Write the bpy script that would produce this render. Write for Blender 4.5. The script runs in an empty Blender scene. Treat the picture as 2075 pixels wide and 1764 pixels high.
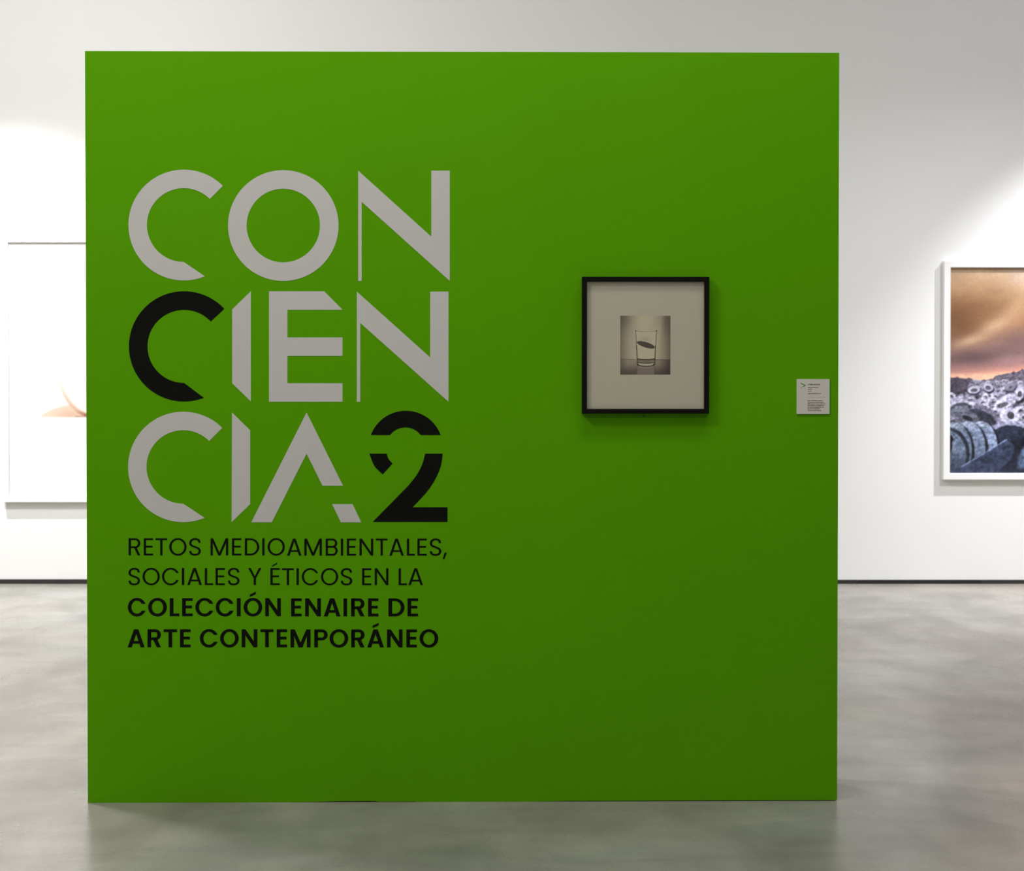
import bpy, math
import numpy as np
from mathutils import Vector, Matrix
from mathutils.geometry import tessellate_polygon

# ------------------------------------------------------------------ camera, world, lights, exposure
S = bpy.context.scene
COL = S.collection
FW, FH, FPX = 2075.0, 1764.0, 2600.0          # frame in pixels, focal length in pixels
EYE, PITCH, SHIFT = 1.3505, 0.011687, -45.595   # metres, radians (down), pixels
PANEL_X, PANEL_Y, PANEL_YAW = -0.1625, 4.2774, 0.00893
PANEL_W, PANEL_H, PANEL_T = 2.506, 2.5, 0.26
BACK_Y = 9.317                                  # back wall
ROOM_L, ROOM_R, ROOM_F, ROOM_H = -7.0, 7.5, -5.0, 5.4

cam_d = bpy.data.cameras.new('camera')
cam = bpy.data.objects.new('camera', cam_d)
COL.objects.link(cam)
cam.location = (0, 0, EYE)
cam.rotation_euler = (math.pi / 2 - PITCH, 0, 0)
cam_d.sensor_fit = 'HORIZONTAL'
cam_d.sensor_width = 36.0
cam_d.lens = FPX / FW * 36.0
cam_d.shift_y = SHIFT / FW
cam_d.clip_end = 100
cam_d.dof.use_dof = True
cam_d.dof.focus_distance = 4.25
cam_d.dof.aperture_fstop = 5.0
S.camera = cam

world = bpy.data.worlds.new('world')
S.world = world
world.use_nodes = True
world.node_tree.nodes['Background'].inputs[0].default_value = (1.0, 0.97, 0.93, 1)
world.node_tree.nodes['Background'].inputs[1].default_value = 0.05

S.view_settings.view_transform = 'Standard'
S.view_settings.look = 'None'
S.view_settings.gamma = 1.0
S.view_settings.exposure = 0.0
S.view_settings.use_curve_mapping = False


def spot(name, loc, aim, watts, half_deg, blend, color, radius=0.04):
    d = bpy.data.lights.new(name, 'SPOT')
    d.energy = watts
    d.spot_size = math.radians(half_deg * 2)
    d.spot_blend = blend
    d.color = color
    d.shadow_soft_size = radius
    o = bpy.data.objects.new(name, d)
    COL.objects.link(o)
    o.location = loc
    o.rotation_euler = (Vector(aim) - Vector(loc)).to_track_quat('-Z', 'Y').to_euler()
    return o


def area(name, loc, aim, watts, sx, sy, color):
    d = bpy.data.lights.new(name, 'AREA')
    d.shape = 'RECTANGLE'
    d.size, d.size_y = sx, sy
    d.energy = watts
    d.color = color
    o = bpy.data.objects.new(name, d)
    COL.objects.link(o)
    o.location = loc
    o.rotation_euler = (Vector(aim) - Vector(loc)).to_track_quat('-Z', 'Y').to_euler()
    return o


COOL = (0.955, 0.96, 1.0)
WARM = (1.0, 0.965, 0.92)
NEUTRAL = (1.0, 0.985, 0.96)
# track spots over the pictures on the back wall, with two added fill floods
spot('spot_right_picture', (4.8, BACK_Y - 1.55, 4.5), (4.15, BACK_Y, 0.4), 1050, 33, 1.0, COOL)
spot('spot_left_picture', (-3.95, BACK_Y - 1.55, 4.5), (-3.3, BACK_Y, 0.35), 800, 34, 1.0, (0.99, 0.98, 1.0))
spot('fill_flood_right', (4.2, 5.2, 5.0), (2.9, BACK_Y, -0.5), 400, 36, 1.0, COOL)  # added fill that brightens the lower right of the back wall
spot('fill_flood_left', (-2.9, 5.2, 5.0), (-3.2, BACK_Y, -0.3), 420, 34, 1.0, COOL)  # added fill for the lower left wall and the frame's shadow
spot('track_spot_behind', (-1.5, 7.3, 5.2), (0.0, 4.9, 0.0), 200, 48, 0.7, NEUTRAL, 0.06)
# area lights over the space behind the panel, tipped a little towards the wall
area('ceiling_panel_back_left', (-3.3, 5.5, 5.3), (-2.7, 7.9, 0.0), 178, 1.2, 0.6, NEUTRAL)
area('fill_area_back_right', (4.4, 5.4, 5.3), (4.6, 7.2, 0.0), 74, 3.6, 0.8, COOL)  # added fill lifting the right of the back wall, not a known fitting
# soft light in front of the panel, stronger from the left
area('fill_area_front', (0.6, 2.9, 5.3), (0.6, 2.9, 0), 62, 3.0, 0.6, WARM)  # added downward fill to brighten the floor before the panel
area('ceiling_panel_front_left', (-3.2, 1.6, 5.2), (-1.4, 4.2, 2.2), 105, 1.2, 0.8, WARM)
area('fill_area_rear', (-0.6, -2.5, 5.2), (-0.2, 4.2, 1.0), 62, 4.0, 1.5, WARM)  # added frontal fill standing in for light from the room behind


# ------------------------------------------------------------------ pixel -> place helpers
_fw = Vector((0, math.cos(PITCH), -math.sin(PITCH)))
_up = Vector((0, math.sin(PITCH), math.cos(PITCH)))
_rt = Vector((1, 0, 0))
EYE_P = Vector((0, 0, EYE))
PANEL_M = Matrix.Translation((PANEL_X, PANEL_Y, 0)) @ Matrix.Rotation(PANEL_YAW, 4, 'Z')
PANEL_I = PANEL_M.inverted()


def ray(x, y):
    return _fw + _rt * ((x - FW / 2) / FPX) - _up * ((y - FH / 2 - SHIFT) / FPX)


def on_panel(x, y, off=0.0):
    """where a pixel falls on the panel's front, in the panel's own x, z (off = metres in front of it)"""
    d = PANEL_I.to_3x3() @ ray(x, y)
    e = PANEL_I @ EYE_P
    t = (-off - e.y) / d.y
    p = e + d * t
    return (p.x, p.z)


def on_back(x, y, off=0.0):
    d = ray(x, y)
    t = (BACK_Y - off) / d.y
    p = EYE_P + d * t
    return (p.x, p.z)


# ------------------------------------------------------------------ materials
def mat(name, color, rough=0.6, spec=0.5):
    m = bpy.data.materials.new(name)
    m.use_nodes = True
    b = m.node_tree.nodes['Principled BSDF']
    b.inputs['Base Color'].default_value = (*color, 1)
    b.inputs['Roughness'].default_value = rough
    b.inputs['Specular IOR Level'].default_value = spec
    return m


def noisy(name, c0, c1, scale, rough, spec=0.3, bump=0.0, bump_scale=300.0, detail=4.0):
    m = mat(name, c0, rough, spec)
    nt = m.node_tree
    N, L = nt.nodes, nt.links
    b = N['Principled BSDF']
    tc = N.new('ShaderNodeTexCoord')
    no = N.new('ShaderNodeTexNoise')
    no.inputs['Scale'].default_value = scale
    no.inputs['Detail'].default_value = detail
    mx = N.new('ShaderNodeMix')
    mx.data_type = 'RGBA'
    mx.inputs['A'].default_value = (*c0, 1)
    mx.inputs['B'].default_value = (*c1, 1)
    L.new(tc.outputs['Object'], no.inputs['Vector'])
    L.new(no.outputs['Fac'], mx.inputs['Factor'])
    L.new(mx.outputs['Result'], b.inputs['Base Color'])
    if bump:
        n2 = N.new('ShaderNodeTexNoise')
        n2.inputs['Scale'].default_value = bump_scale
        n2.inputs['Detail'].default_value = 3
        bp = N.new('ShaderNodeBump')
        bp.inputs['Strength'].default_value = bump
        bp.inputs['Distance'].default_value = 0.001
        L.new(tc.outputs['Object'], n2.inputs['Vector'])
        L.new(n2.outputs['Fac'], bp.inputs['Height'])
        L.new(bp.outputs['Normal'], b.inputs['Normal'])
    return m


def floor_material():
    m = mat('polished_concrete', (0.3, 0.29, 0.27), 0.3, 0.37)
    nt = m.node_tree
    N, L = nt.nodes, nt.links
    b = N['Principled BSDF']
    tc = N.new('ShaderNodeTexCoord')

    def noise(scale, detail, rough, dist, rot=(0, 0, 0), stretch=(1, 1, 1)):
        mp = N.new('ShaderNodeMapping')
        mp.inputs['Rotation'].default_value = rot
        mp.inputs['Scale'].default_value = stretch
        L.new(tc.outputs['Object'], mp.inputs['Vector'])
        n = N.new('ShaderNodeTexNoise')
        n.inputs['Scale'].default_value = scale
        n.inputs['Detail'].default_value = detail
        n.inputs['Roughness'].default_value = rough
        n.inputs['Distortion'].default_value = dist
        L.new(mp.outputs['Vector'], n.inputs['Vector'])
        return n.outputs['Fac']

    def ramp(fac, p0, c0, p1, c1):
        r = N.new('ShaderNodeValToRGB')
        e = r.color_ramp.elements
        e[0].position, e[0].color = p0, (*c0, 1)
        e[1].position, e[1].color = p1, (*c1, 1)
        L.new(fac, r.inputs['Fac'])
        return r.outputs['Color']

    def mult(a, b_):
        x = N.new('ShaderNodeMix')
        x.data_type = 'RGBA'
        x.blend_type = 'MULTIPLY'
        x.inputs['Factor'].default_value = 1
        L.new(a, x.inputs['A'])
        L.new(b_, x.inputs['B'])
        return x.outputs['Result']

    clouds = noise(2.6, 5, 0.55, 0.25, (0, 0, 0.5), (1, 0.7, 1))
    col = ramp(clouds, 0.30, (0.235, 0.223, 0.198), 0.70, (0.375, 0.356, 0.32))
    # broad warm and cool stains, trowel streaks, fine speckle of the aggregate
    col = mult(col, ramp(noise(0.6, 3, 0.5, 0.2), 0.35, (0.95, 1.0, 1.01), 0.65, (1.05, 0.97, 0.94)))
    col = mult(col, ramp(noise(1.8, 4, 0.6, 0.4, (0, 0, -0.25), (1, 3.2, 1)), 0.36, (0.90, 0.90, 0.90), 0.62, (1.06, 1.06, 1.06)))
    col = mult(col, ramp(noise(95, 3, 0.7, 0.0), 0.30, (0.93, 0.93, 0.93), 0.70, (1.07, 1.07, 1.07)))
    L.new(col, b.inputs['Base Color'])
    rr = N.new('ShaderNodeMapRange')
    rr.inputs['From Min'].default_value = 0.3
    rr.inputs['From Max'].default_value = 0.7
    rr.inputs['To Min'].default_value = 0.31
    rr.inputs['To Max'].default_value = 0.24
    L.new(clouds, rr.inputs['Value'])
    L.new(rr.outputs['Result'], b.inputs['Roughness'])
    return m


def print_material(name, rough=0.55):
    m = mat(name, (1, 1, 1), rough, 0.25)
    nt = m.node_tree
    a = nt.nodes.new('ShaderNodeAttribute')
    a.attribute_name = 'ink'
    nt.links.new(a.outputs['Color'], nt.nodes['Principled BSDF'].inputs['Base Color'])
    return m


def glass_material():
    m = bpy.data.materials.new('picture_glass')
    m.use_nodes = True
    nt = m.node_tree
    nt.nodes.clear()
    out = nt.nodes.new('ShaderNodeOutputMaterial')
    tr = nt.nodes.new('ShaderNodeBsdfTransparent')
    tr.inputs['Color'].default_value = (0.97, 0.975, 0.96, 1)
    gl = nt.nodes.new('ShaderNodeBsdfGlossy')
    gl.inputs['Roughness'].default_value = 0.02
    fr = nt.nodes.new('ShaderNodeFresnel')
    ge = nt.nodes.new('ShaderNodeNewGeometry')
    io = nt.nodes.new('ShaderNodeMapRange')          # thin pane: same reflectance from both sides
    io.inputs['To Min'].default_value = 1.45
    io.inputs['To Max'].default_value = 1 / 1.45
    nt.links.new(ge.outputs['Backfacing'], io.inputs['Value'])
    nt.links.new(io.outputs['Result'], fr.inputs['IOR'])
    mx = nt.nodes.new('ShaderNodeMixShader')
    nt.links.new(fr.outputs[0], mx.inputs[0])
    nt.links.new(tr.outputs[0], mx.inputs[1])
    nt.links.new(gl.outputs[0], mx.inputs[2])
    nt.links.new(mx.outputs[0], out.inputs[0])
    return m


M_WALL = noisy('white_wall_paint', (0.78, 0.775, 0.77), (0.81, 0.805, 0.80), 1.5, 0.75, 0.2, 0.08, 180)
M_CEIL = mat('ceiling_paint', (0.6, 0.6, 0.6), 0.9, 0.1)
M_FLOOR = floor_material()
M_BASE = noisy('black_skirting', (0.012, 0.011, 0.010), (0.022, 0.02, 0.018), 6, 0.55, 0.3)
M_BASE2 = noisy('charcoal_skirting', (0.022, 0.02, 0.019), (0.034, 0.031, 0.029), 6, 0.6, 0.3)
M_GREEN = noisy('green_paint', (0.108, 0.402, 0.0015), (0.122, 0.436, 0.0025), 2.0, 0.75, 0.04, 0.10, 420)
M_WHITE = noisy('white_vinyl', (0.665, 0.66, 0.645), (0.70, 0.695, 0.68), 5, 0.55, 0.3)
M_BLACK = noisy('black_vinyl', (0.004, 0.0048, 0.0035), (0.008, 0.009, 0.007), 5, 0.7, 0.08)
M_FRAME_BLACK = noisy('black_lacquer', (0.004, 0.004, 0.004), (0.007, 0.007, 0.006), 20, 0.5, 0.12)
M_MAT = noisy('ivory_mat_board', (0.76, 0.73, 0.60), (0.80, 0.765, 0.63), 9, 0.8, 0.15)
M_FRAME_WHITE = noisy('white_lacquer', (0.79, 0.785, 0.775), (0.82, 0.815, 0.805), 8, 0.5, 0.3)
M_CARD = noisy('white_card', (0.76, 0.735, 0.68), (0.80, 0.775, 0.72), 14, 0.7, 0.2)
M_INK = mat('grey_print_ink', (0.16, 0.15, 0.12), 0.7, 0.2)
M_INK_DARK = mat('dark_green_print_ink', (0.05, 0.075, 0.02), 0.7, 0.2)
M_INK_GREEN = mat('green_print_ink', (0.085, 0.32, 0.003), 0.7, 0.2)
M_INK_PALE = mat('pale_rule_ink', (0.48, 0.46, 0.41), 0.7, 0.2)
M_PRINT = print_material('photo_print')
M_GLASS = glass_material()
M_STEEL = mat('dark_screw', (0.03, 0.03, 0.025), 0.5, 0.5)
M_BACKING = mat('brown_backing_board', (0.2, 0.14, 0.08), 0.8, 0.2)


# ------------------------------------------------------------------ mesh helpers
def obj(name, verts, faces, material, parent=None, smooth=False):
    me = bpy.data.meshes.new(name)
    me.from_pydata([tuple(v) for v in verts], [], faces)
    me.materials.append(material)
    if smooth:
        for p in me.polygons:
            p.use_smooth = True
    me.update()
    o = bpy.data.objects.new(name, me)
    COL.objects.link(o)
    if parent is not None:
        o.parent = parent
    return o


def box_data(x0, x1, y0, y1, z0, z1, bev=0.0):
    if bev <= 0:
        v = [(x, y, z) for x in (x0, x1) for y in (y0, y1) for z in (z0, z1)]
        f = [(0, 1, 3, 2), (4, 6, 7, 5), (0, 4, 5, 1), (2, 3, 7, 6), (0, 2, 6, 4), (1, 5, 7, 3)]
        return v, f
    import bmesh
    bm = bmesh.new()
    v, f = box_data(x0, x1, y0, y1, z0, z1)
    vs = [bm.verts.new(p) for p in v]
    for q in f:
        bm.faces.new([vs[i] for i in q])
    bmesh.ops.recalc_face_normals(bm, faces=bm.faces)
    bmesh.ops.bevel(bm, geom=list(bm.edges), offset=bev, segments=2, affect='EDGES', profile=0.5)
    bm.verts.index_update()
    vv = [tuple(p.co) for p in bm.verts]
    ff = [tuple(q.index for q in p.verts) for p in bm.faces]
    bm.free()
    return vv, ff


def box(name, b, material, parent=None, bev=0.0):
    v, f = box_data(*b, bev)
    return obj(name, v, f, material, parent)


def empty(name, loc=(0, 0, 0), rz=0.0):
    o = bpy.data.objects.new(name, None)
    o.empty_display_size = 0.1
    COL.objects.link(o)
    o.location = loc
    o.rotation_euler = (0, 0, rz)
    return o


def tag(o, label, cat, group=None):
    o['label'] = label
    o['category'] = cat
    if group:
        o['group'] = group
    return o


def struct(o, label=None):
    o['kind'] = 'structure'
    if label:
        o['label'] = label
    return o


def plate(name, pieces, material, parent, y_back, thick):
    """flat pieces cut from sheet: each piece is (outer loop, [hole loops]) in x, z; front faces -y"""
    V, F = [], []
    for outer, holes in pieces:
        loops = [outer] + list(holes)
        tri = tessellate_polygon([[Vector((x, z, 0)) for x, z in lp] for lp in loops])
        flat = [p for lp in loops for p in lp]
        n, base = len(flat), len(V)
        V += [(x, y_back - thick, z) for x, z in flat]
        V += [(x, y_back, z) for x, z in flat]
        for t in tri:
            a, b, c = [flat[i] for i in t]
            cr = (b[0] - a[0]) * (c[1] - a[1]) - (b[1] - a[1]) * (c[0] - a[0])
            if abs(cr) < 1e-14:
                continue
            t = t if cr > 0 else t[::-1]
            F.append(tuple(base + i for i in t))
            F.append(tuple(base + n + i for i in t[::-1]))
        k = 0
        for li, lp in enumerate(loops):
            m = len(lp)
            ar = sum(lp[i][0] * lp[(i + 1) % m][1] - lp[(i + 1) % m][0] * lp[i][1] for i in range(m))
            ccw = (ar > 0) == (li == 0)
            for i in range(m):
                a, b = base + k + i, base + k + (i + 1) % m
                q = (a, a + n, b + n, b)
                F.append(q if ccw else q[::-1])
            k += m
    return obj(name, V, F, material, parent)


def arc(cx, cy, rx, ry, a0, a1, n):
    return [(cx + rx * math.cos(math.radians(a0 + (a1 - a0) * i / n)),
             cy + ry * math.sin(math.radians(a0 + (a1 - a0) * i / n))) for i in range(n + 1)]


def mitred_frame(name, x0, x1, z0, z1, face, y_back, y_front, material, parent, lip=0.004, bev=0.0015):
    """picture frame with mitred corners; profile runs round the opening"""
    prof = [(0, y_back), (0, y_front + bev), (bev, y_front), (face - bev, y_front), (face, y_front + bev), (face, y_back)]
    V, F = [], []
    for (sx, sz) in ((0, 0), (1, 0), (1, 1), (0, 1)):
        for d, y in prof:
            V.append(((x0 + d) if sx == 0 else (x1 - d), y, (z0 + d) if sz == 0 else (z1 - d)))
    n = len(prof)
    for c in range(4):
        c2 = (c + 1) % 4
        for i in range(n):
            j = (i + 1) % n
            F.append((c * n + i, c * n + j, c2 * n + j, c2 * n + i))
    return obj(name, V, F, material, parent)


def ink_sheet(name, x0, x1, z0, z1, y, img, parent, thick=0.002):
    """a flat print: a fine grid whose points carry the ink colour (img rows run top to bottom, sRGB 0..1)"""
    ny, nx = img.shape[:2]
    xs = np.linspace(x0, x1, nx)
    zs = np.linspace(z1, z0, ny)
    X, Z = np.meshgrid(xs, zs)
    co = np.stack([X, np.full_like(X, y), Z], -1).reshape(-1, 3)
    idx = np.arange(nx * ny).reshape(ny, nx)
    q = np.stack([idx[1:, :-1], idx[1:, 1:], idx[:-1, 1:], idx[:-1, :-1]], -1).reshape(-1, 4)
    me = bpy.data.meshes.new(name)
    me.vertices.add(len(co))
    me.vertices.foreach_set('co', co.ravel().astype(np.float32))
    me.loops.add(q.size)
    me.loops.foreach_set('vertex_index', q.ravel().astype(np.int32))
    me.polygons.add(len(q))
    me.polygons.foreach_set('loop_start', (np.arange(len(q)) * 4).astype(np.int32))
    me.update(calc_edges=True)
    lin = np.where(img <= 0.04045, img / 12.92, ((img + 0.055) / 1.055) ** 2.4)
    at = me.color_attributes.new('ink', 'FLOAT_COLOR', 'POINT')
    rgba = np.ones((nx * ny, 4), np.float32)
    rgba[:, :3] = lin.reshape(-1, 3)
    at.data.foreach_set('color', rgba.ravel())
    me.materials.append(M_PRINT)
    o = bpy.data.objects.new(name, me)
    COL.objects.link(o)
    o.parent = parent
    return o


# ------------------------------------------------------------------ painting helpers (flat prints only)
def vnoise(X, Y, seed):
    r = np.random.RandomState(seed)
    T = r.rand(256, 256)
    xi, yi = np.floor(X).astype(int), np.floor(Y).astype(int)
    fx, fy = X - xi, Y - yi
    fx, fy = fx * fx * (3 - 2 * fx), fy * fy * (3 - 2 * fy)
    g = lambda a, b: T[b % 256, a % 256]
    return (g(xi, yi) * (1 - fx) * (1 - fy) + g(xi + 1, yi) * fx * (1 - fy)
            + g(xi, yi + 1) * (1 - fx) * fy + g(xi + 1, yi + 1) * fx * fy)


def fbm(X, Y, seed, octs=4):
    s, a, t = 0, 0.5, 0
    for o in range(octs):
        s = s + a * vnoise(X * 2 ** o + 17 * o, Y * 2 ** o + 31 * o, seed + o)
        t += a
        a *= 0.5
    return s / t


def smooth(e0, e1, x):
    t = np.clip((x - e0) / (e1 - e0), 0, 1)
    return t * t * (3 - 2 * t)


def rgb(*c):
    return np.array(c, float) / 255


class Sheet:
    def __init__(self, x0, x1, y0, y1, step):
        nx, ny = int((x1 - x0) / step) + 1, int((y1 - y0) / step) + 1
        self.X, self.Y = np.meshgrid(np.linspace(x0, x1, nx), np.linspace(y0, y1, ny))
        self.im = np.zeros((ny, nx, 3))

    def lay(self, mask, color):
        m = np.clip(mask, 0, 1)[..., None]
        self.im = self.im * (1 - m) + np.asarray(color) * m

    def ell(self, cx, cy, rx, ry, rot=0.0, soft=1.0):
        c, s = math.cos(rot), math.sin(rot)
        dx, dy = self.X - cx, self.Y - cy
        u, v = (dx * c + dy * s) / rx, (-dx * s + dy * c) / ry
        d = (np.sqrt(u * u + v * v) - 1) * min(rx, ry)
        return smooth(soft, -soft, d)

    def glow(self, cx, cy, rx, ry, rot=0.0):
        c, s = math.cos(rot), math.sin(rot)
        dx, dy = self.X - cx, self.Y - cy
        u, v = (dx * c + dy * s) / rx, (-dx * s + dy * c) / ry
        return np.exp(-(u * u + v * v))

    def line(self, x0, y0, x1, y1, w, soft=0.5):
        dx, dy = x1 - x0, y1 - y0
        L = dx * dx + dy * dy
        t = np.clip(((self.X - x0) * dx + (self.Y - y0) * dy) / L, 0, 1)
        d = np.hypot(self.X - x0 - t * dx, self.Y - y0 - t * dy)
        return smooth(w / 2 + soft, w / 2 - soft, d)

    def poly(self, pts, soft=1.0):
        inside = np.zeros(self.X.shape, bool)
        dist = np.full(self.X.shape, 1e9)
        n = len(pts)
        for i in range(n):
            (xa, ya), (xb, yb) = pts[i], pts[(i + 1) % n]
            cond = ((ya > self.Y) != (yb > self.Y))
            with np.errstate(divide='ignore', invalid='ignore'):
                xc = (xb - xa) * (self.Y - ya) / ((yb - ya) if yb != ya else 1e-9) + xa
            inside ^= cond & (self.X < xc)
            dx, dy = xb - xa, yb - ya
            t = np.clip(((self.X - xa) * dx + (self.Y - ya) * dy) / (dx * dx + dy * dy), 0, 1)
            dist = np.minimum(dist, np.hypot(self.X - xa - t * dx, self.Y - ya - t * dy))
        return smooth(soft, -soft, np.where(inside, -dist, dist))


# ------------------------------------------------------------------ the room
def wall_box(name, b, m):
    return struct(box(name, b, m))


floor = wall_box('floor', (ROOM_L, ROOM_R, ROOM_F, BACK_Y, -0.1, 0.0), M_FLOOR)
floor['label'] = 'polished grey concrete floor with cloudy trowel marks'
wall_box('wall_back', (ROOM_L - 0.2, ROOM_R + 0.2, BACK_Y, BACK_Y + 0.2, -0.1, ROOM_H), M_WALL)['label'] = 'white gallery wall behind the green panel'
wall_box('wall_left', (ROOM_L - 0.2, ROOM_L, ROOM_F, BACK_Y, -0.1, ROOM_H), M_WALL)
wall_box('wall_right', (ROOM_R, ROOM_R + 0.2, ROOM_F, BACK_Y, -0.1, ROOM_H), M_WALL)
wall_box('wall_front', (ROOM_L - 0.2, ROOM_R + 0.2, ROOM_F - 0.2, ROOM_F, -0.1, ROOM_H), M_WALL)
wall_box('ceiling', (ROOM_L - 0.2, ROOM_R + 0.2, ROOM_F - 0.2, BACK_Y + 0.2, ROOM_H, ROOM_H + 0.1), M_CEIL)

# black skirting along the back wall, laid in lengths of about 0.9 m
skirt = struct(empty('baseboard_back', (0, BACK_Y, 0)), 'thin black skirting strip along the foot of the white wall')
j1 = on_back(1738, 1182)[0]
L0 = on_back(1987, 1182)[0] - j1
k0 = int(math.floor((ROOM_L - j1) / L0))
k = k0
while True:
    a, b = max(ROOM_L, j1 + k * L0), min(ROOM_R, j1 + (k + 1) * L0)
    if a >= ROOM_R:
        break
    top = 0.0335 - 0.0045 * smooth(-3.0, 2.5, np.array((a + b) / 2))
    box('skirting_board', (a + 0.0006, b - 0.0006, -0.008, -0.0002, 0.0, float(top)), M_BASE if k % 2 == 0 else M_BASE2, skirt, 0.001)
    k += 1


# ------------------------------------------------------------------ the green panel
panel = empty('exhibition_panel', (PANEL_X, PANEL_Y, 0), PANEL_YAW)
tag(panel, 'tall square green exhibition panel standing on the concrete floor with white and black lettering', 'panel')
hw = PANEL_W / 2
# body: the foot is a little uneven, it clears the floor by a few millimetres in places
foot = [(-hw, 0.0), (-0.62, 0.0)]
for px_, gap in ((640, 0.001), (690, 0.0035), (760, 0.0035), (765, 0.001), (840, 0.0015), (845, 0.0), (1080, 0.0), (1150, 0.002), (1500, 0.003), (1690, 0.003)):
    foot.append((on_panel(px_, 1623)[0], gap))
foot = [p for p in foot if p[0] < hw - 0.004]
foot.sort()
outline = foot + [(hw, 0.003), (hw, PANEL_H), (-hw, PANEL_H)]
body = plate('panel_body', [(outline, [])], M_GREEN, panel, PANEL_T, PANEL_T)
bv = body.modifiers.new('soft_edges', 'BEVEL')
bv.width = 0.0025
bv.segments = 2
bv.limit_method = 'ANGLE'

VT = 0.0008            # vinyl thickness


def PL(pts):
    return [on_panel(x, y, VT) for x, y in pts]


def C_shape(cx, cy, R, r, top, low, inner_low=-90):
    # y runs down in pixels: use math angles and flip
    out = arc(0, 0, R, R, top, 360 + low, 72)
    inn = arc(0, 0, r, r, 360 + inner_low, top, 60)
    return [(cx + x, cy - y) for x, y in out + inn]


def N_shape(x0, x1, xs, x2, y0, yd, yn, y1):
    return [(x0, y0), (xs, yd), (xs, y0), (x2, y0), (x2, y1), (x1, yn), (x1, y1), (x0, y1)]


def big(name, pieces, m, label):
    o = plate(name, [(PL(a), [PL(h) for h in hs]) for a, hs in pieces], m, panel, 0.0, VT)
    o['label'] = label
    return o


big('letter', [(C_shape(372.4, 455.8, 112.2, 74.7, 45, -67.7), [])], M_WHITE, 'large white letter C of the top row')
ring = lambda cx, cy, rx, ry, n=88: arc(cx, cy, rx, ry, 0, 360 * (n - 1) / n, n - 1)
big('letter', [(ring(574, 456.8, 112, 112.2), [ring(574, 456.8, 74.3, 74.5)])], M_WHITE, 'large white letter O of the top row')
big('letter', [(N_shape(725.8, 732.9, 873.9, 911.4, 345.6, 479.2, 408.7, 569), [])], M_WHITE, 'large white letter N of the top row')
big('letter', [(C_shape(372.8, 701.4, 111.6, 74.1, 43, -68.9), [])], M_BLACK, 'large black letter C of the middle row')
big('letter', [([(508.2, 589.9), (508.2, 812.9), (470.4, 776.1), (470.4, 626.7)], [])], M_WHITE, 'white letter I of the middle row with both left corners cut')
big('letter', [([(545, 589.9), (657, 589.9), (694.1, 627.4), (582.4, 627.4), (582.4, 683.4), (694.1, 683.4), (694.1, 720.8),
                 (582.4, 720.8), (582.4, 776.1), (694.1, 776.1), (694.1, 813.6), (545, 813.6)], [])], M_WHITE, 'white letter E of the middle row with its top corner cut')
big('letter', [(N_shape(723.1, 730.0, 871.6, 908.8, 590.6, 723.8, 654, 813.6), [])], M_WHITE, 'white letter N of the middle row')
big('letter', [(C_shape(371.3, 945.7, 111.8, 74.4, 45, -67.3), [])], M_WHITE, 'white letter C of the bottom row')
big('letter', [([(470.1, 835.4), (506.9, 871.5), (506.9, 1021), (469.3, 1057.4)], [])], M_WHITE, 'white letter I of the bottom row with both right corners cut')
big('letter', [([(621.2, 835.4), (695.1, 983.9), (653.6, 983.9), (621.2, 918.8), (550.7, 1057.8), (509.2, 1057.8)], []),
               ([(672.9, 1021), (714.4, 1021), (731.9, 1057.8), (690.7, 1057.8)], [])], M_WHITE, 'white letter A of the bottom row with a broken right leg')


def spline(pts, n=10):
    out = []
    P = [pts[0]] + list(pts) + [pts[-1]]
    for i in range(1, len(P) - 2):
        p0, p1, p2, p3 = [np.array(P[j], float) for j in (i - 1, i, i + 1, i + 2)]
        for k_ in range(n):
            t = k_ / n
            out.append(tuple(0.5 * (2 * p1 + (p2 - p0) * t + (2 * p0 - 5 * p1 + 4 * p2 - p3) * t * t + (3 * p1 - p0 - 3 * p2 + p3) * t ** 3)))
    out.append(tuple(pts[-1]))
    return out


a_o = math.degrees(math.asin((907.5 - 881) / 75.6))
a_i = math.degrees(math.asin((905 - 881) / 39.5))
cap = [(822.2 + x, 907.5 - y) for x, y in arc(0, 0, 75.6, 75.6, a_o, 180 - a_o, 40)]
cap += [(821.4 + x, 905 - y) for x, y in arc(0, 0, 39.5, 39.5, 180 - a_i, a_i, 28)]
hook = [(748.4, 918.8), (783.5, 918.8)] + spline([(783.5, 918.8), (787.0, 929), (795.3, 938.7)], 6)[1:] + spline([(775.4, 960.6), (758.6, 943.4), (748.4, 918.8)], 8)[:-1]
tail = spline([(896.9, 918.8), (892.8, 945), (881.0, 972), (864, 997), (835.8, 1027.4)], 8)
tail += [(906.7, 1027.4), (906.7, 1057), (755.2, 1057)]
tail += spline([(827, 983.9), (844.2, 962), (855.7, 940), (861.5, 918.8)], 8)
big('numeral', [(cap, []), (hook, []), (tail, [])], M_BLACK, 'large black numeral 2 cut into three pieces')


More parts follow.
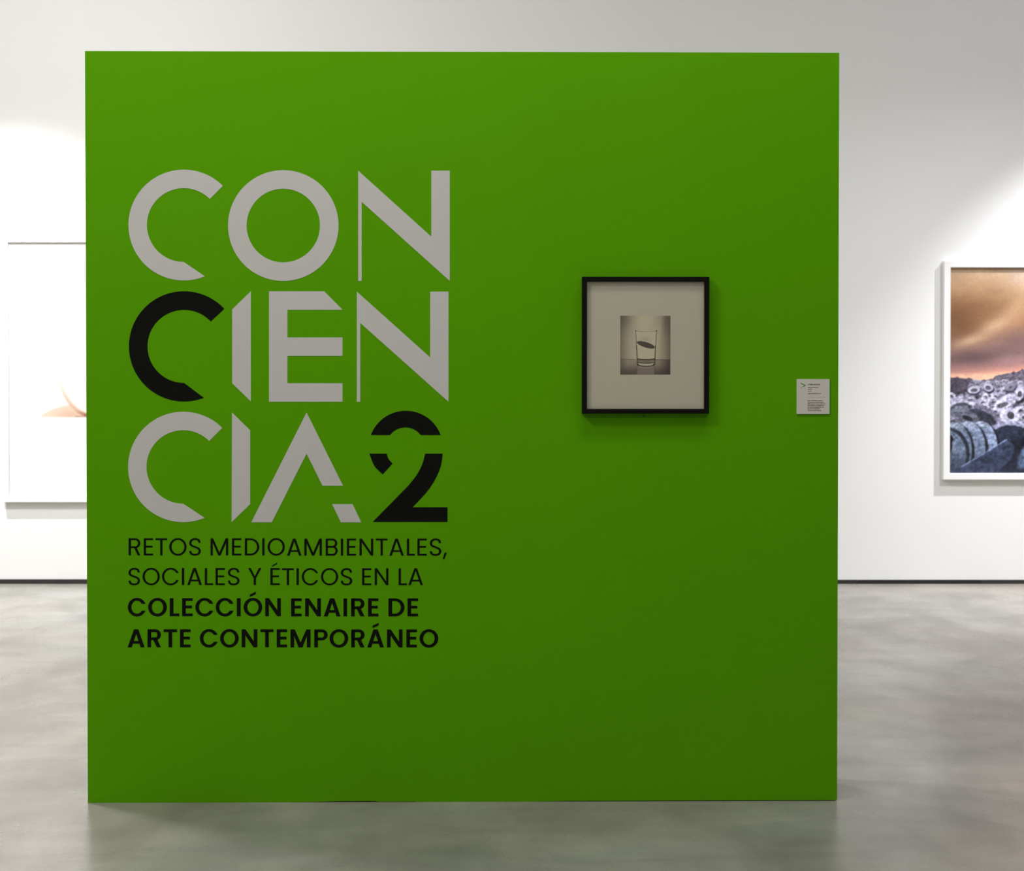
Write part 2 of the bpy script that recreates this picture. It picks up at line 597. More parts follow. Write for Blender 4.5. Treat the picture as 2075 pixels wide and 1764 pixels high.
# small lettering: geometric capitals drawn from their proportions
def glyph(ch, w, h, sx, sy, bold):
    """pieces in a box 0..w, 0..h (z up)"""
    c = w / 2

    def rect(x0, x1, y0, y1):
        return ([(x0, y0), (x1, y0), (x1, y1), (x0, y1)], [])

    def bowl(x1, y0, y1, rx):
        ry = (y1 - y0) / 2
        cy = (y0 + y1) / 2
        rx = min(rx, x1 - sx * 1.05)
        o = [(0, y0)] + arc(x1 - rx, cy, rx, ry, -90, 90, 24) + [(0, y1)]
        i = [(sx, y0 + sy)] + arc(x1 - rx, cy, rx - sx, ry - sy, -90, 90, 20) + [(sx, y1 - sy)]
        return (o, [i])

    if ch == 'I':
        return [rect(0, w, 0, h)]
    if ch == 'L':
        return [([(0, 0), (w, 0), (w, sy), (sx, sy), (sx, h), (0, h)], [])]
    if ch == 'T':
        return [([(c - sx / 2, 0), (c + sx / 2, 0), (c + sx / 2, h - sy), (w, h - sy), (w, h), (0, h), (0, h - sy), (c - sx / 2, h - sy)], [])]
    if ch == 'E':
        m0, m1, wm = h * 0.515 - sy / 2, h * 0.515 + sy / 2, w * 0.93
        return [([(0, 0), (w, 0), (w, sy), (sx, sy), (sx, m0), (wm, m0), (wm, m1), (sx, m1), (sx, h - sy), (w, h - sy), (w, h), (0, h)], [])]
    if ch == 'N':
        yv = h * (0.335 if bold else 0.215)
        a = sx * 1.04
        return [([(0, 0), (sx, 0), (sx, h - yv), (w - a, 0), (w, 0), (w, h), (w - sx, h), (w - sx, yv), (a, h), (0, h)], [])]
    if ch == 'M':
        v, y1, b = (0.27 * h, 0.64 * h, 0.55 * sx) if bold else (0.17 * h, 0.735 * h, 0.52 * sx)
        a = sx * 1.17
        return [([(0, 0), (sx, 0), (sx, y1), (c - b, 0), (c + b, 0), (w - sx, y1), (w - sx, 0), (w, 0), (w, h), (w - a, h), (c, v), (a, h), (0, h)], [])]
    if ch == 'A':
        t, fl = 0.6 * sx, 1.1 * sx
        hv = (0.755 if bold else 0.845) * h
        b0, b1 = (0.205 * h, 0.345 * h) if bold else (0.222 * h, 0.312 * h)
        legs = [(0, 0), (fl, 0), (c, hv), (w - fl, 0), (w, 0), (c + t, h), (c - t, h)]
        xi = lambda y: fl + (c - fl) * y / hv - 0.15 * sx
        return [(legs, []), ([(xi(b0), b0), (w - xi(b0), b0), (w - xi(b1), b1), (xi(b1), b1)], [])]
    if ch == 'Y':
        a = sx * 1.12
        return [([(c - sx / 2, 0), (c + sx / 2, 0), (c + sx / 2, 0.40 * h), (w, h), (w - a, h), (c, 0.52 * h), (a, h), (0, h), (c - sx / 2, 0.40 * h)], [])]
    if ch == 'O':
        return [(ring(c, h / 2, w / 2, h * 0.513, 64), [ring(c, h / 2, w / 2 - sx, h * 0.513 - sy, 56)])]
    if ch == 'C':
        R, Ry = h * 0.513 * 1.01, h * 0.513
        ri, riy = R - sx, Ry - sy
        yc = h * (0.195 if bold else 0.215)
        a1 = math.degrees(math.asin(yc / Ry))
        a2 = math.degrees(math.asin(min(0.99, yc / riy)))
        k_ = w / (R + R * math.cos(math.radians(a1)))
        o = arc(R, h / 2, R, Ry, a1, 360 - a1, 56) + arc(R, h / 2, ri, riy, 360 - a2, a2, 48)
        return [([(x * k_, y) for x, y in o], [])]
    if ch == 'D':
        return [bowl(w, 0, h, h * 0.52)]
    if ch == 'P':
        return [rect(0, sx, 0, h), bowl(w, h * 0.40, h, h * 0.31)]
    if ch == 'R':
        y0 = h * (0.40 if bold else 0.43)
        lx = w * (0.34 if bold else 0.42)
        return [rect(0, sx, 0, h), bowl(w, y0, h, (h - y0) / 2 * 1.02),
                ([(w - sx * 1.14, 0), (w, 0), (lx + sx * 1.14, y0 + sy), (lx, y0 + sy)], [])]
    if ch == 'B':
        return [bowl(w * 0.96, h * 0.47, h, h * 0.265), bowl(w, 0, h * 0.47 + sy, (h * 0.47 + sy) / 2)]
    if ch == 'S':
        pts = [(0.985, .765), (.87, .935), (.5, 1.0), (.155, .925), (.02, .745), (.13, .60), (.44, .51), (.86, .40), (1, .235), (.865, .06), (.5, 0), (.135, .06), (0, .235)]
        k_ = sx / sy
        hh = (h * 1.026 * k_)
        P = [(sx / 2 + x * (w - sx), sx / 2 + y * (hh - sx)) for x, y in spline(pts, 6)]
        L_, R_ = [], []
        for i, p in enumerate(P):
            q0, q1 = P[max(0, i - 1)], P[min(len(P) - 1, i + 1)]
            dx, dy = q1[0] - q0[0], q1[1] - q0[1]
            n = math.hypot(dx, dy)
            L_.append((p[0] - dy / n * sx / 2, p[1] + dx / n * sx / 2))
            R_.append((p[0] + dy / n * sx / 2, p[1] - dx / n * sx / 2))
        return [([(x, y / k_ - h * 0.013) for x, y in L_ + R_[::-1]], [])]
    raise ValueError(ch)


Z = 340.0 / 2075.0


def line(chars, y0, y1, sx, sy, bold):
    for ch, xa, xb, side in chars:
        x_off = 250 if side == 0 else 580
        xa, xb = x_off + xa * Z, x_off + xb * Z
        ya = y0[side]
        yb = y1[side]
        pcs = glyph(ch, xb - xa, yb - ya, sx, sy, bold)
        acc = ACCENT.get((ch, round(xa)))
        pieces = [([(xa + x, yb - y) for x, y in o], [[(xa + x, yb - y) for x, y in hh_] for hh_ in hs]) for o, hs in pcs]
        if acc:
            pieces.append((acc, []))
        plate('letter', [(PL(o), [PL(hh_) for hh_ in hs]) for o, hs in pieces], M_BLACK, panel, 0.0, VT)


def acc(side, pts, yo):
    x_off = 250 if side == 0 else 580
    return [(x_off + x * Z, yo + y * Z) for x, y in pts]


ACCENT = {
    ('E', round(250 + 1818 * Z)): acc(0, [(1838, 430), (1902, 392), (1902, 409), (1838, 446)], 1075),
    ('O', round(250 + 1487 * Z)): acc(0, [(1563, 56), (1637, 20), (1637, 51), (1563, 84)], 1195),
    ('A', round(580 + 1002 * Z)): acc(1, [(1068, 440), (1142, 405), (1142, 436), (1068, 470)], 1195),
}
L1 = [('R', 65, 208, 0), ('E', 252, 367, 0), ('T', 397, 541, 0), ('O', 567, 781, 0), ('S', 811, 957, 0), ('M', 1078, 1296, 0), ('E', 1343, 1458, 0),
      ('D', 1502, 1680, 0), ('I', 1717, 1745, 0), ('O', 1783, 1996, 0), ('A', 10, 188, 1), ('M', 224, 440, 1), ('B', 488, 636, 1), ('I', 675, 703, 1),
      ('E', 750, 863, 1), ('N', 906, 1075, 1), ('T', 1108, 1252, 1), ('A', 1275, 1454, 1), ('L', 1492, 1591, 1), ('E', 1622, 1737, 1), ('S', 1773, 1917, 1)]
L2 = [('S', 60, 205, 0), ('O', 236, 450, 0), ('C', 477, 682, 0), ('I', 723, 752, 0), ('A', 790, 970, 0), ('L', 1007, 1110, 0), ('E', 1140, 1253, 0),
      ('S', 1290, 1436, 0), ('Y', 1544, 1706, 0), ('E', 1818, 1933, 0), ('T', -51, 92, 1), ('I', 127, 155, 1), ('C', 192, 393, 1), ('O', 429, 642, 1),
      ('S', 672, 816, 1), ('E', 938, 1052, 1), ('N', 1095, 1263, 1), ('L', 1390, 1491, 1), ('A', 1510, 1691, 1)]
L3 = [('C', 55, 272, 0), ('O', 306, 537, 0), ('L', 574, 692, 0), ('E', 726, 857, 0), ('C', 890, 1110, 0), ('C', 1142, 1361, 0), ('I', 1403, 1450, 0),
      ('O', 1487, 1716, 0), ('N', 1754, 1947, 0), ('E', 60, 190, 1), ('N', 234, 428, 1), ('A', 464, 670, 1), ('I', 708, 752, 1), ('R', 802, 967, 1),
      ('E', 1012, 1140, 1), ('D', 1264, 1462, 1), ('E', 1500, 1630, 1)]
L4 = [('A', 53, 262, 0), ('R', 298, 464, 0), ('T', 498, 663, 0), ('E', 700, 831, 0), ('C', 945, 1164, 0), ('O', 1196, 1425, 0), ('N', 1463, 1656, 0),
      ('T', 1694, 1857, 0), ('E', 1896, 2025, 0), ('M', 53, 300, 1), ('P', 347, 512, 1), ('O', 536, 766, 1), ('R', 804, 968, 1), ('A', 1002, 1208, 1),
      ('N', 1246, 1438, 1), ('E', 1486, 1616, 1), ('O', 1649, 1880, 1)]
line(L1, (1090.3, 1090.9), (1124.7, 1125.1), 4.5, 3.4, False)
line(L2, (1150.4, 1150.9), (1184.7, 1184.9), 4.5, 3.4, False)
line(L3, (1211.5, 1211.9), (1247.9, 1248.2), 7.3, 5.4, True)
line(L4, (1274.6, 1274.9), (1310.8, 1311.0), 7.3, 5.4, True)
plate('comma', [(PL(acc(1, [(1958, 270), (1985, 270), (1955, 350), (1935, 350)], 1075)), [])], M_BLACK, panel, 0.0, VT)

# small dark screw left in the panel just under the frame
sx_, sz_ = on_panel(1304, 842.5)
plate('screw', [(ring(sx_, sz_, 0.0028, 0.0028, 16), [])], M_STEEL, panel, 0.0, 0.006)


# ------------------------------------------------------------------ the small framed photograph on the panel
def paint_glass():
    s = Sheet(1257, 1358.5, 639.5, 758.5, 0.6)
    X, Y = s.X, s.Y
    base = rgb(168, 160, 142)
    s.im[:] = base
    # the print is darker at its edges: a vignetted black-and-white photograph
    d = np.maximum(np.abs(X - 1306) / 52, 0) ** 2.6
    s.lay(0.78 * np.clip(d, 0, 1), rgb(84, 76, 66))
    s.lay(0.5 * s.glow(1352, 644, 16, 34), rgb(70, 58, 54))
    s.lay(0.55 * s.glow(1258, 640, 22, 26), rgb(70, 64, 55))
    s.lay(0.35 * s.glow(1336, 668, 7, 60, 0.1), rgb(180, 172, 155))
    # table
    table = smooth(728.2, 729.2, Y)
    s.lay(table, rgb(132, 124, 110))
    s.lay(table * 0.9 * smooth(732, 762, Y), rgb(66, 55, 52))
    s.lay(table * 0.75 * smooth(1330, 1362, X), rgb(50, 36, 38))
    s.lay(table * 0.5 * smooth(1275, 1255, X), rgb(70, 62, 55))
    s.lay(0.85 * s.line(1257, 727.6, 1288, 727.9, 1.0), rgb(62, 54, 46))
    s.lay(0.85 * s.line(1328, 728.2, 1358.5, 728.6, 1.0), rgb(62, 54, 46))
    # glass
    gl = s.poly([(1288.6, 670), (1330.2, 670), (1327, 738), (1291, 738)], 0.6)
    s.lay(0.75 * gl, rgb(172, 165, 147))
    s.lay(0.25 * s.glow(1308, 687, 12, 6), rgb(120, 112, 98))
    s.lay(s.poly([(1291, 738), (1326.5, 738), (1326.5, 758.5), (1291, 758.5)], 0.6) * 0.8, rgb(118, 108, 100))
    s.lay(0.5 * s.line(1291, 741, 1291, 758, 0.9), rgb(70, 60, 55))
    s.lay(0.6 * s.line(1326.6, 741, 1326.6, 758, 0.9), rgb(66, 56, 52))
    dk = rgb(40, 34, 28)
    s.lay(0.65 * s.line(1288.3, 670.5, 1290, 705, 1.1), dk)
    s.lay(0.9 * s.line(1290, 700, 1291.6, 738, 1.7), dk)
    s.lay(0.75 * s.line(1330.3, 670.5, 1328.6, 705, 1.1), dk)
    s.lay(0.9 * s.line(1328.6, 700, 1326.8, 738, 1.6), dk)
    s.lay(0.45 * s.line(1288, 670.5, 1300, 671.4, 0.8), dk)
    s.lay(0.3 * s.line(1300, 671.4, 1320, 671.4, 0.8), dk)
    s.lay(0.45 * s.line(1320, 671.4, 1330.5, 670.5, 0.8), dk)
    for cx in (1288.4, 1330.4):
        s.lay(0.8 * s.ell(cx, 669.8, 1.2, 1.2, 0, 0.5), dk)
    # dark surface of the liquid
    s.lay(0.96 * s.ell(1309, 698.4, 18.8, 5.3, 0.30, 0.7), rgb(58, 50, 44))
    s.lay(0.35 * s.ell(1309, 698.6, 13, 3, 0.30, 1.2), rgb(84, 76, 68))
    # thick foot of the glass
    def bow(y, amp, w, a, col, x0=1291.5, x1=1327):
        t = (X - x0) / (x1 - x0)
        yy = y + amp * 4 * t * (1 - t)
        s.lay(a * smooth(w / 2 + 0.6, w / 2 - 0.6, np.abs(Y - yy)) * (X > x0) * (X < x1), col)
    bow(727.0, 1.6, 2.4, 1.0, dk)
    bow(730.2, 1.6, 2.6, 0.7, rgb(66, 58, 50))
    bow(733.8, 1.4, 2.2, 0.9, rgb(42, 36, 30))
    bow(737.0, 2.0, 3.0, 0.75, rgb(176, 170, 152), 1295, 1324)
    bow(739.4, 3.0, 2.0, 0.75, rgb(52, 44, 40), 1293, 1326)
    bow(742.0, 2.6, 1.8, 0.5, rgb(160, 152, 138), 1296, 1322)
    s.lay(0.85 * s.ell(1292.6, 738.6, 2.2, 1.8, 0.5, 0.6), dk)
    s.lay(0.85 * s.ell(1325.4, 738.2, 1.8, 1.8, -0.5, 0.6), dk)
    s.im *= 1 + 0.06 * (vnoise(X * 0.9, Y * 0.9, 5)[..., None] - 0.5)
    return s.im


FD = 0.030
pic = empty('framed_photograph', tuple(PANEL_M @ Vector((*[0, 0], 0))), PANEL_YAW)
tag(pic, 'small black framed photograph of a drinking glass hanging on the green panel', 'picture')
x0, z1 = on_panel(1180.0, 560.3, FD)
x1, z0 = on_panel(1437.0, 837.7, FD)
cxp = (x0 + x1) / 2
pic.location = PANEL_M @ Vector((cxp, 0, z0))
x0, x1, z1, z0b = x0 - cxp, x1 - cxp, z1 - z0, 0.0
mitred_frame('frame', x0, x1, z0b, z1, 0.0158, -0.001, -FD, M_FRAME_BLACK, pic)


def lp(x, y, off):
    a, b = on_panel(x, y, off)
    return a - cxp, b - z0


box('mat_board', (x0 + 0.012, x1 - 0.012, -FD + 0.0125, -FD + 0.015, z0b + 0.012, z1 - 0.012), M_MAT, pic)
pa, pb = lp(1257, 639.5, FD - 0.012), lp(1358.3, 758.5, FD - 0.012)


def scale_lin(im, k):
    lin = np.where(im <= 0.04045, im / 12.92, ((im + 0.055) / 1.055) ** 2.4) * k
    lin = np.clip(lin, 0.002, 0.9)
    return np.where(lin <= 0.0031308, lin * 12.92, 1.055 * lin ** (1 / 2.4) - 0.055)


ink_sheet('print', pa[0], pb[0], pb[1], pa[1], -FD + 0.0121, scale_lin(paint_glass(), 2.25), pic)['label'] = 'black-and-white print of a glass with a tilted dark surface'
box('glass_pane', (x0 + 0.013, x1 - 0.013, -FD + 0.0075, -FD + 0.0095, z0b + 0.013, z1 - 0.013), M_GLASS, pic)
box('backing_board', (x0 + 0.012, x1 - 0.012, -0.006, -0.002, z0b + 0.012, z1 - 0.012), M_BACKING, pic)

# ------------------------------------------------------------------ the caption card
CT = 0.004
ca, cb = on_panel(1614.6, 767.8, CT), on_panel(1681.0, 838.6, CT)
ccx = (ca[0] + cb[0]) / 2
card = empty('caption_card', PANEL_M @ Vector((ccx, 0, cb[1])), PANEL_YAW)
tag(card, 'small white caption card with green arrow near the right edge of the green panel', 'label')


def cp(x, y):
    a, b = on_panel(x, y, CT)
    return a - ccx, b - cb[1]


box('card', (ca[0] - ccx, cb[0] - ccx, -CT, 0.0, 0.0, ca[1] - cb[1]), M_CARD, card, 0.0005)


def quad(x0, y0, x1, y1):
    return ([cp(x0, y1), cp(x1, y1), cp(x1, y0), cp(x0, y0)], [])


IT = 0.0002
plate('arrow_mark', [([cp(*p) for p in [(1623.2, 775.2), (1633.2, 780.4), (1628.2, 783.6), (1626.4, 783.0), (1629.6, 780.4), (1622.4, 776.9)]], []),
                     ([cp(*p) for p in [(1622.6, 785.6), (1624.6, 783.8), (1625.0, 785.2), (1623.0, 786.6)]], [])], M_INK_GREEN, card, -CT, IT)
# the name on the card, set in the built-in face
fc = bpy.data.curves.new('caption_name', 'FONT')
fc.body = 'CHEMA MADOZ'
fc.size = 1.0
fc.offset = 0.022
tmp = bpy.data.objects.new('caption_name_source', fc)
COL.objects.link(tmp)
dg = bpy.context.evaluated_depsgraph_get()
me = bpy.data.meshes.new_from_object(tmp.evaluated_get(dg))
bpy.data.objects.remove(tmp)
xs = [v.co.x for v in me.vertices]
ys = [v.co.y for v in me.vertices]
(ax, az), (bx, bz) = cp(1637.2, 780.2), cp(1662.2, 777.2)
for v in me.vertices:
    u, w_ = (v.co.x - min(xs)) / (max(xs) - min(xs)), (v.co.y - min(ys)) / (max(ys) - min(ys))
    v.co = (ax + u * (bx - ax), -CT - IT, az + w_ * (bz - az))
me.materials.clear()
me.materials.append(M_INK_DARK)
nm = bpy.data.objects.new('printed_name', me)
COL.objects.link(nm)
nm.parent = card
# lines of print too small to read: word after word of short strokes
rng = np.random.RandomState(3)


def words(y, xa, xb, hgt=1.5, stops=None):
    x, out = xa, []
    while x < xb - 0.5:
        wl = min(rng.uniform(1.6, 7.0), xb - x)
        e = x + wl
        while x < e - 0.25:
            h_ = hgt * (1.45 if rng.rand() < 0.22 else 1.0)
            dn = 0.55 if rng.rand() < 0.1 else 0
            out.append(quad(x, y - h_ / 2, x + 0.52, y + hgt / 2 + dn))
            x += 0.72
        x = e + 0.75
    return out


lines = []
for y, xb in ((784.6, 1657.6), (788.4, 1646.0), (792.2, 1644.0), (797.2, 1665.0)):
    lines.append(words(y, 1637.2, xb))
for i, xb in enumerate((1667.8, 1668.5, 1673.0, 1669.6, 1669.0, 1662.2, 1663.8)):
    lines.append(words(811.4 + 3.33 * i, 1636.6, xb))
for ln in lines:
    plate('printed_line', ln, M_INK, card, -CT, IT)
plate('printed_rule', [quad(1637, 804.3, 1673, 804.8)], M_INK_PALE, card, -CT, IT)


# ------------------------------------------------------------------ pictures on the back wall
def paint_tyres(wpx, step):
    s = Sheet(1927, 1927 + wpx, 541, 957, step)
    X, Y = s.X, s.Y
    # sky: ochre smoke over a burning horizon
    stops = [(541, rgb(190, 160, 132)), (575, rgb(184, 147, 112)), (620, rgb(158, 116, 80)), (660, rgb(160, 118, 88)), (700, rgb(140, 108, 98)),
             (722, rgb(128, 100, 98)), (742, rgb(172, 126, 122)), (756, rgb(226, 160, 142)), (768, rgb(250, 200, 168))]
    ys_ = [a for a, _ in stops]
    for c in range(3):
        s.im[..., c] = np.interp(Y + (X - 1990) * 0.10 * smooth(560, 700, Y), ys_, [q[c] for _, q in stops])
    n = fbm(X / 75, Y / 34 + X / 190, 11, 4)
    s.im *= (1 + 0.30 * (n - 0.5) * smooth(775, 730, Y))[..., None]
    G = s.glow
    s.lay(0.75 * G(1950, 648, 42, 40, 0.1), rgb(112, 74, 46))
    s.lay(0.5 * G(1985, 628, 46, 20, -0.2), rgb(140, 98, 64))
    s.lay(0.55 * G(2078, 560, 34, 22), rgb(214, 194, 186))
    s.lay(0.75 * G(1972, 688, 34, 10, -0.28), rgb(214, 178, 142))
    s.lay(0.70 * G(2022, 658, 40, 13, -0.50), rgb(212, 176, 140))
    s.lay(0.45 * G(2062, 622, 30, 15, -0.5), rgb(206, 166, 124))
    s.lay(0.70 * G(1972, 722, 46, 13, -0.08), rgb(98, 74, 78))
    s.lay(0.55 * G(2068, 690, 40, 22, -0.5), rgb(116, 88, 92))
    s.lay(0.35 * G(2050, 728, 24, 14), rgb(178, 142, 146))
    for k_ in range(9):
        cx = 2110 + 60 * k_
        s.lay(0.5 * G(cx, 600 + 50 * (k_ % 3), 60, 26, -0.3), rgb(120, 82, 58) if k_ % 2 else rgb(210, 176, 144))
    s.lay(0.8 * smooth(10, 0, np.abs(Y - 762 + (X - 1927) * 0.03)) * (0.4 + 0.9 * vnoise(X / 9, Y / 5, 3)), rgb(255, 208, 172))
    # field of old tyres
    sk = 764 + 3.5 * (vnoise(X / 6, X * 0, 8) - 0.5) * 2 + 4 * smooth(1960, 1985, X) - 20 * smooth(1985, 2080, X)
    g = smooth(-1.2, 1.2, Y - sk)
    tone = 0.5 + 0.9 * (vnoise(X / 2.6, Y / 2.2, 21) - 0.5) + 0.5 * (vnoise(X / 7, Y / 5, 22) - 0.5)
    far = rgb(62, 56, 70) * (1 - tone[..., None]) + rgb(140, 130, 150) * tone[..., None]
    s.lay(g, far)
    s.lay(g * 0.55 * smooth(1985, 1940, X) * smooth(812, 790, Y), rgb(52, 48, 60))
    r = np.random.RandomState(7)

    def tyre(cx, cy, rx, ry, rot, light, hole=0.5):
        c = rgb(178, 175, 202) * light
        R_ = max(rx, ry) * 1.5 + 4
        i0, i1 = np.searchsorted(Y[:, 0], (cy - R_, cy + R_))
        j0, j1_ = np.searchsorted(X[0], (cx - R_, cx + R_))
        if i1 - i0 < 2 or j1_ - j0 < 2:
            return
        w_ = Sheet.__new__(Sheet)
        w_.X, w_.Y, w_.im = X[i0:i1, j0:j1_], Y[i0:i1, j0:j1_], s.im[i0:i1, j0:j1_]
        w_.lay(0.8 * w_.ell(cx + rx * .12, cy + ry * .4, rx * 1.08, ry * 1.05, rot, 1.6), rgb(50, 48, 62))
        w_.lay(0.95 * w_.ell(cx, cy, rx, ry, rot, 0.9), c)
        w_.lay(0.55 * w_.ell(cx - rx * .1, cy - ry * .3, rx * .8, ry * .55, rot, 2.0), np.clip(c * 1.22, 0, 0.93))
        w_.lay(0.8 * w_.ell(cx, cy + ry * .1, rx * hole, ry * hole * 0.9, rot, 0.9), rgb(58, 56, 66))
        w_.lay(0.45 * w_.ell(cx, cy + ry * .35, rx * hole * .8, ry * hole * .5, rot, 1.0), c * 0.7)
        s.im[i0:i1, j0:j1_] = w_.im

    yy = 772.0
    while yy < 960:
        f_ = (yy - 760) / 100
        size = 4.0 + 18 * f_ ** 1.25
        x = 1920 + r.uniform(0, size)
        while x < 1927 + wpx + 20:
            top = 768 - 18 * float(smooth(1985, 2080, np.array(x)))
            if yy > top and not (x < 1972 and yy < 802):
                tyre(x, yy + r.uniform(-2, 2), size * r.uniform(.7, 1.15), size * r.uniform(.45, .9), r.uniform(-.9, .6),
                     (r.uniform(.62, 1.08)) * (1.0 if yy < 850 else 0.75), r.uniform(.35, .6))
            x += size * r.uniform(1.3, 2.2)
        yy += size * 0.62
    # the nearer tyres
    tyre(1978, 788, 12.5, 7.5, -0.15, 1.02, .55)
    tyre(2007, 783, 10.5, 8.5, 0.3, 1.02, .55)
    tyre(2052, 782, 12, 8, -0.4, 0.72, .3)
    tyre(2071, 795, 9, 15, 0.2, 1.0, .5)
    s.lay(0.95 * s.ell(1944, 818, 24, 16, -0.15, 1.2), rgb(168, 166, 190))
    s.lay(0.85 * s.ell(1950, 828, 22, 14, -0.2, 1.5), rgb(66, 66, 78))
    s.lay(0.9 * s.ell(1950, 832, 20, 12, -0.2, 1.5), rgb(120, 124, 142))
    s.lay(0.95 * s.ell(2042, 812, 26, 12, -0.55, 1.6), rgb(190, 188, 214))
    s.lay(0.8 * s.ell(2036, 819, 12, 5, -0.3, 1.5), rgb(78, 76, 86))
    s.lay(0.95 * s.ell(1998, 846, 36, 24, 0.45, 1.2), rgb(120, 118, 140))
    s.lay(0.9 * s.ell(1992, 852, 35, 22, 0.5, 1.5), rgb(62, 62, 76))
    s.lay(0.9 * s.ell(1962, 846, 27, 17, 0.3, 1.5), rgb(112, 114, 132))
    s.lay(0.85 * s.ell(1966, 846, 12, 5, 0.45, 1.0), rgb(46, 44, 50))
    s.lay(0.95 * s.ell(2051, 840, 20, 17, 0.15, 1.2), rgb(186, 184, 210))
    s.lay(0.9 * s.ell(2053, 840, 7, 8, -0.5, 1.0), rgb(70, 68, 78))
    s.lay(0.5 * s.ell(2051, 837, 4, 4, 0, 1.0), rgb(140, 138, 152))
    s.lay(0.95 * s.ell(2050, 862, 36, 10, -0.08, 1.5), rgb(150, 150, 178))
    s.lay(0.97 * s.ell(2056, 884, 40, 24, 0.1, 1.5), rgb(60, 64, 84))
    s.lay(0.9 * s.poly([(2010, 900), (2100, 880), (2100, 957), (2000, 957)], 2), rgb(46, 48, 62))
    # stack of three standing tyres, lower left
    for cx, cy, rx, ry, c in ((1992, 902, 34, 50, (132, 142, 170)), (1966, 908, 36, 56, (122, 132, 158)), (1938, 912, 36, 58, (112, 122, 146))):
        s.lay(0.9 * s.ell(cx + 4, cy + 2, rx + 2, ry, 0.0, 1.5), rgb(46, 48, 58))
        s.lay(s.ell(cx, cy, rx, ry, 0.0, 1.2), rgb(*c))
        s.lay(0.6 * s.ell(cx, cy, rx, ry, 0, 1.2) * smooth(cy - 0.55 * ry, cy - ry, Y), rgb(176, 184, 206))
        s.lay(0.7 * s.ell(cx, cy, rx, ry, 0, 1.2) * smooth(cy - 5, cy + 40, Y), rgb(62, 68, 86))
    s.lay(0.8 * (s.ell(1926, 918, 44, 54, 0, 1.5) - s.ell(1922, 920, 41, 50, 0, 1.5)).clip(0, 1), rgb(44, 46, 54))
    s.lay(0.9 * s.ell(1931, 888, 5, 8, 0, 1), rgb(34, 32, 36))
    s.lay(0.9 * s.ell(1931, 906, 4, 12, 0, 1), rgb(34, 32, 36))
    s.lay(0.6 * s.line(1930, 920, 1942, 890, 3, 1.5), rgb(150, 158, 184))
    # fallen tyre with a ribbed tread across the corner
    s.lay(s.poly([(1952, 945), (2044, 889), (2058, 898), (2061, 915), (2052, 930), (2026, 957), (1926, 957)], 1.5), rgb(74, 80, 104))
    for k_ in range(7):
        s.lay(0.35 * s.line(1962 + 11 * k_, 957, 2052 + 2 * k_, 900 + 5.5 * k_, 1.0), rgb(52, 56, 76))
    s.lay(0.9 * s.line(1955, 943, 2045, 889, 2.6, 1.0), rgb(134, 146, 182))
    s.lay(0.8 * s.ell(2080, 925, 10, 26, 0.3, 3), rgb(112, 132, 166))
    rub = g * smooth(775, 800, Y)
    s.im *= (1 + rub * (0.6 * (fbm(X / 6.5, Y / 5.0, 41, 3) - 0.5) + 0.34 * (vnoise(X / 2.2, Y / 2.2, 47) - 0.5)))[..., None]
    s.im = np.clip(s.im + (rub * 0.32)[..., None] * (s.im - rgb(118, 116, 132)), 0.03, 0.97)
    low = smooth(900, 957, Y) * g
    s.lay(0.35 * low, rgb(56, 60, 82))
    s.im *= (1 + 0.10 * (vnoise(X / 1.6, Y / 1.6, 33) - 0.5))[..., None]
    return s.im


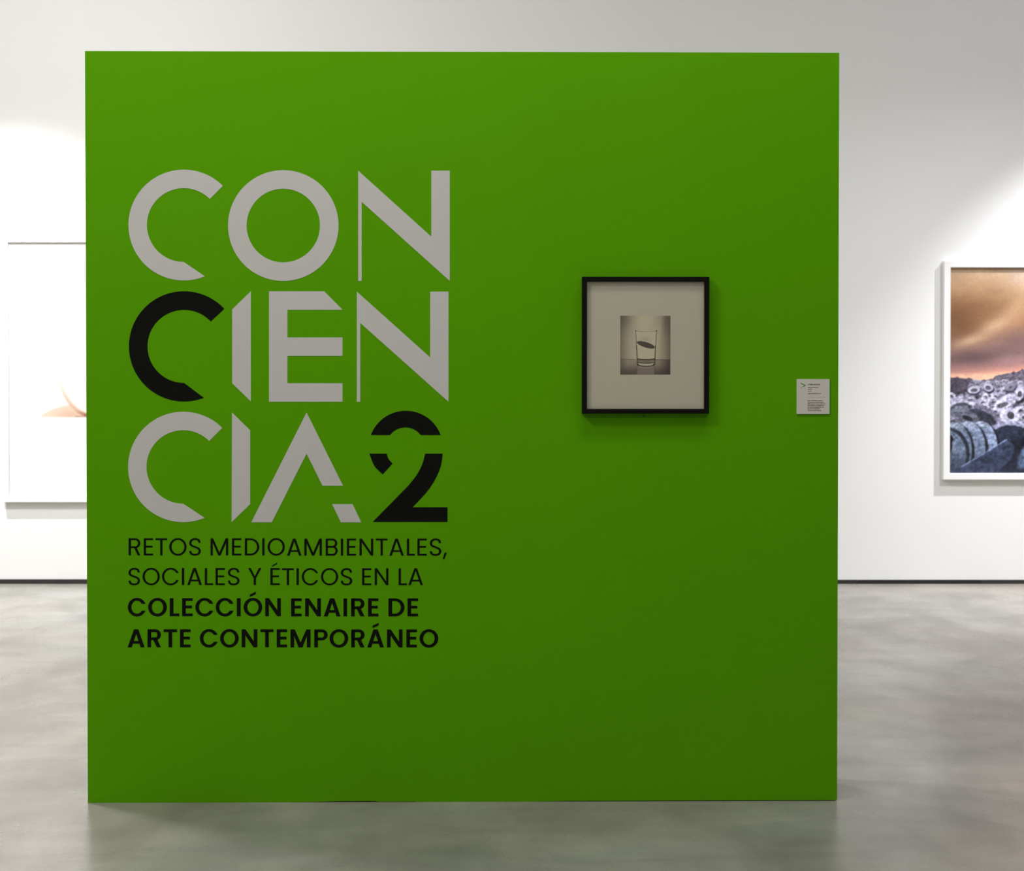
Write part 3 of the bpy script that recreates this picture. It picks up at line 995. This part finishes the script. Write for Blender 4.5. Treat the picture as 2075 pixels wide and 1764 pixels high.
def wall_picture(px_l, px_t, px_b, width, face_px, depth, img_fn, label, cat_label, img_scale, rec=0.026):
    """white box frame; px_* are the outer edges of its face, width in metres (it runs on out of sight)"""
    xl, zt = on_back(px_l, px_t, depth)
    _, zb = on_back(px_l, px_b, depth)
    f_ = face_px * 0.00356
    root = empty('framed_photograph', (xl + width / 2, BACK_Y, zb))
    tag(root, label, 'picture')
    h_, w2 = zt - zb, width / 2
    mitred_frame('frame', -w2, w2, 0, h_, f_, -0.0005, -depth, M_FRAME_WHITE, root, bev=0.002)
    im = img_fn((width - 2 * f_))
    ink_sheet('print', -w2 + f_ - 0.001, w2 - f_ + 0.001, f_ - 0.001, h_ - f_ + 0.001, -depth + rec, scale_lin(im, img_scale), root)['label'] = cat_label
    box('backing_board', (-w2 + f_ - 0.003, w2 - f_ + 0.003, -depth + rec + 0.001, -0.004, f_ - 0.003, h_ - f_ + 0.003), M_FRAME_WHITE, root)
    return root


wall_picture(1913.5, 528.5, 971.5, 2.35, 13.0, 0.05, lambda w: paint_tyres(w / 0.00356, 1.25),
             'white framed landscape photograph of smoke and heaped tyres at the right', 'print of old tyres under an ochre smoky sky', 0.80)


def paint_pale(wm):
    wpx = wm / 0.00356
    s = Sheet(15, 15 + wpx, 490, 1005, 2.0)
    X, Y = s.X, s.Y
    s.im[:] = rgb(236, 234, 233)
    skin, shade, deep = rgb(206, 184, 164), rgb(184, 142, 116), rgb(118, 58, 44)
    above = smooth(845.5, 844.0, Y)
    # pale rounded forms resting on a level edge
    mound = s.ell(160, 862, 92, 44, 0.0, 2.0) * above
    s.lay(mound * 0.9, skin)
    s.lay(mound * 0.5 * s.glow(140, 842, 30, 16), shade)
    oval = s.ell(190, 752, 76, 93, 0.0, 2.0) * above * smooth(745, 790, Y + 0.4 * (X - 115))
    s.lay(oval, rgb(222, 210, 202))
    rim = (s.ell(190, 752, 77, 94, 0, 2) - s.ell(193, 749, 74, 91, 0, 3)).clip(0, 1) * above
    s.lay(rim * 0.8 * smooth(750, 835, Y), shade)
    s.lay(rim * 0.9 * smooth(828, 846, Y), deep)
    s.lay(0.6 * s.line(150, 843.5, 300, 844.5, 2.0, 1.0) * above, deep)
    s.lay(0.45 * s.line(114, 750, 119, 772, 3.0, 1.5), rgb(205, 178, 150))
    return s.im


wall_picture(3.0, 478.5, 1017.0, 1.55, 12.0, 0.05, paint_pale,
             'white framed pale photograph on the white wall left of the green panel', 'nearly white print with pale skin-toned rounded forms', 1.0, 0.022)
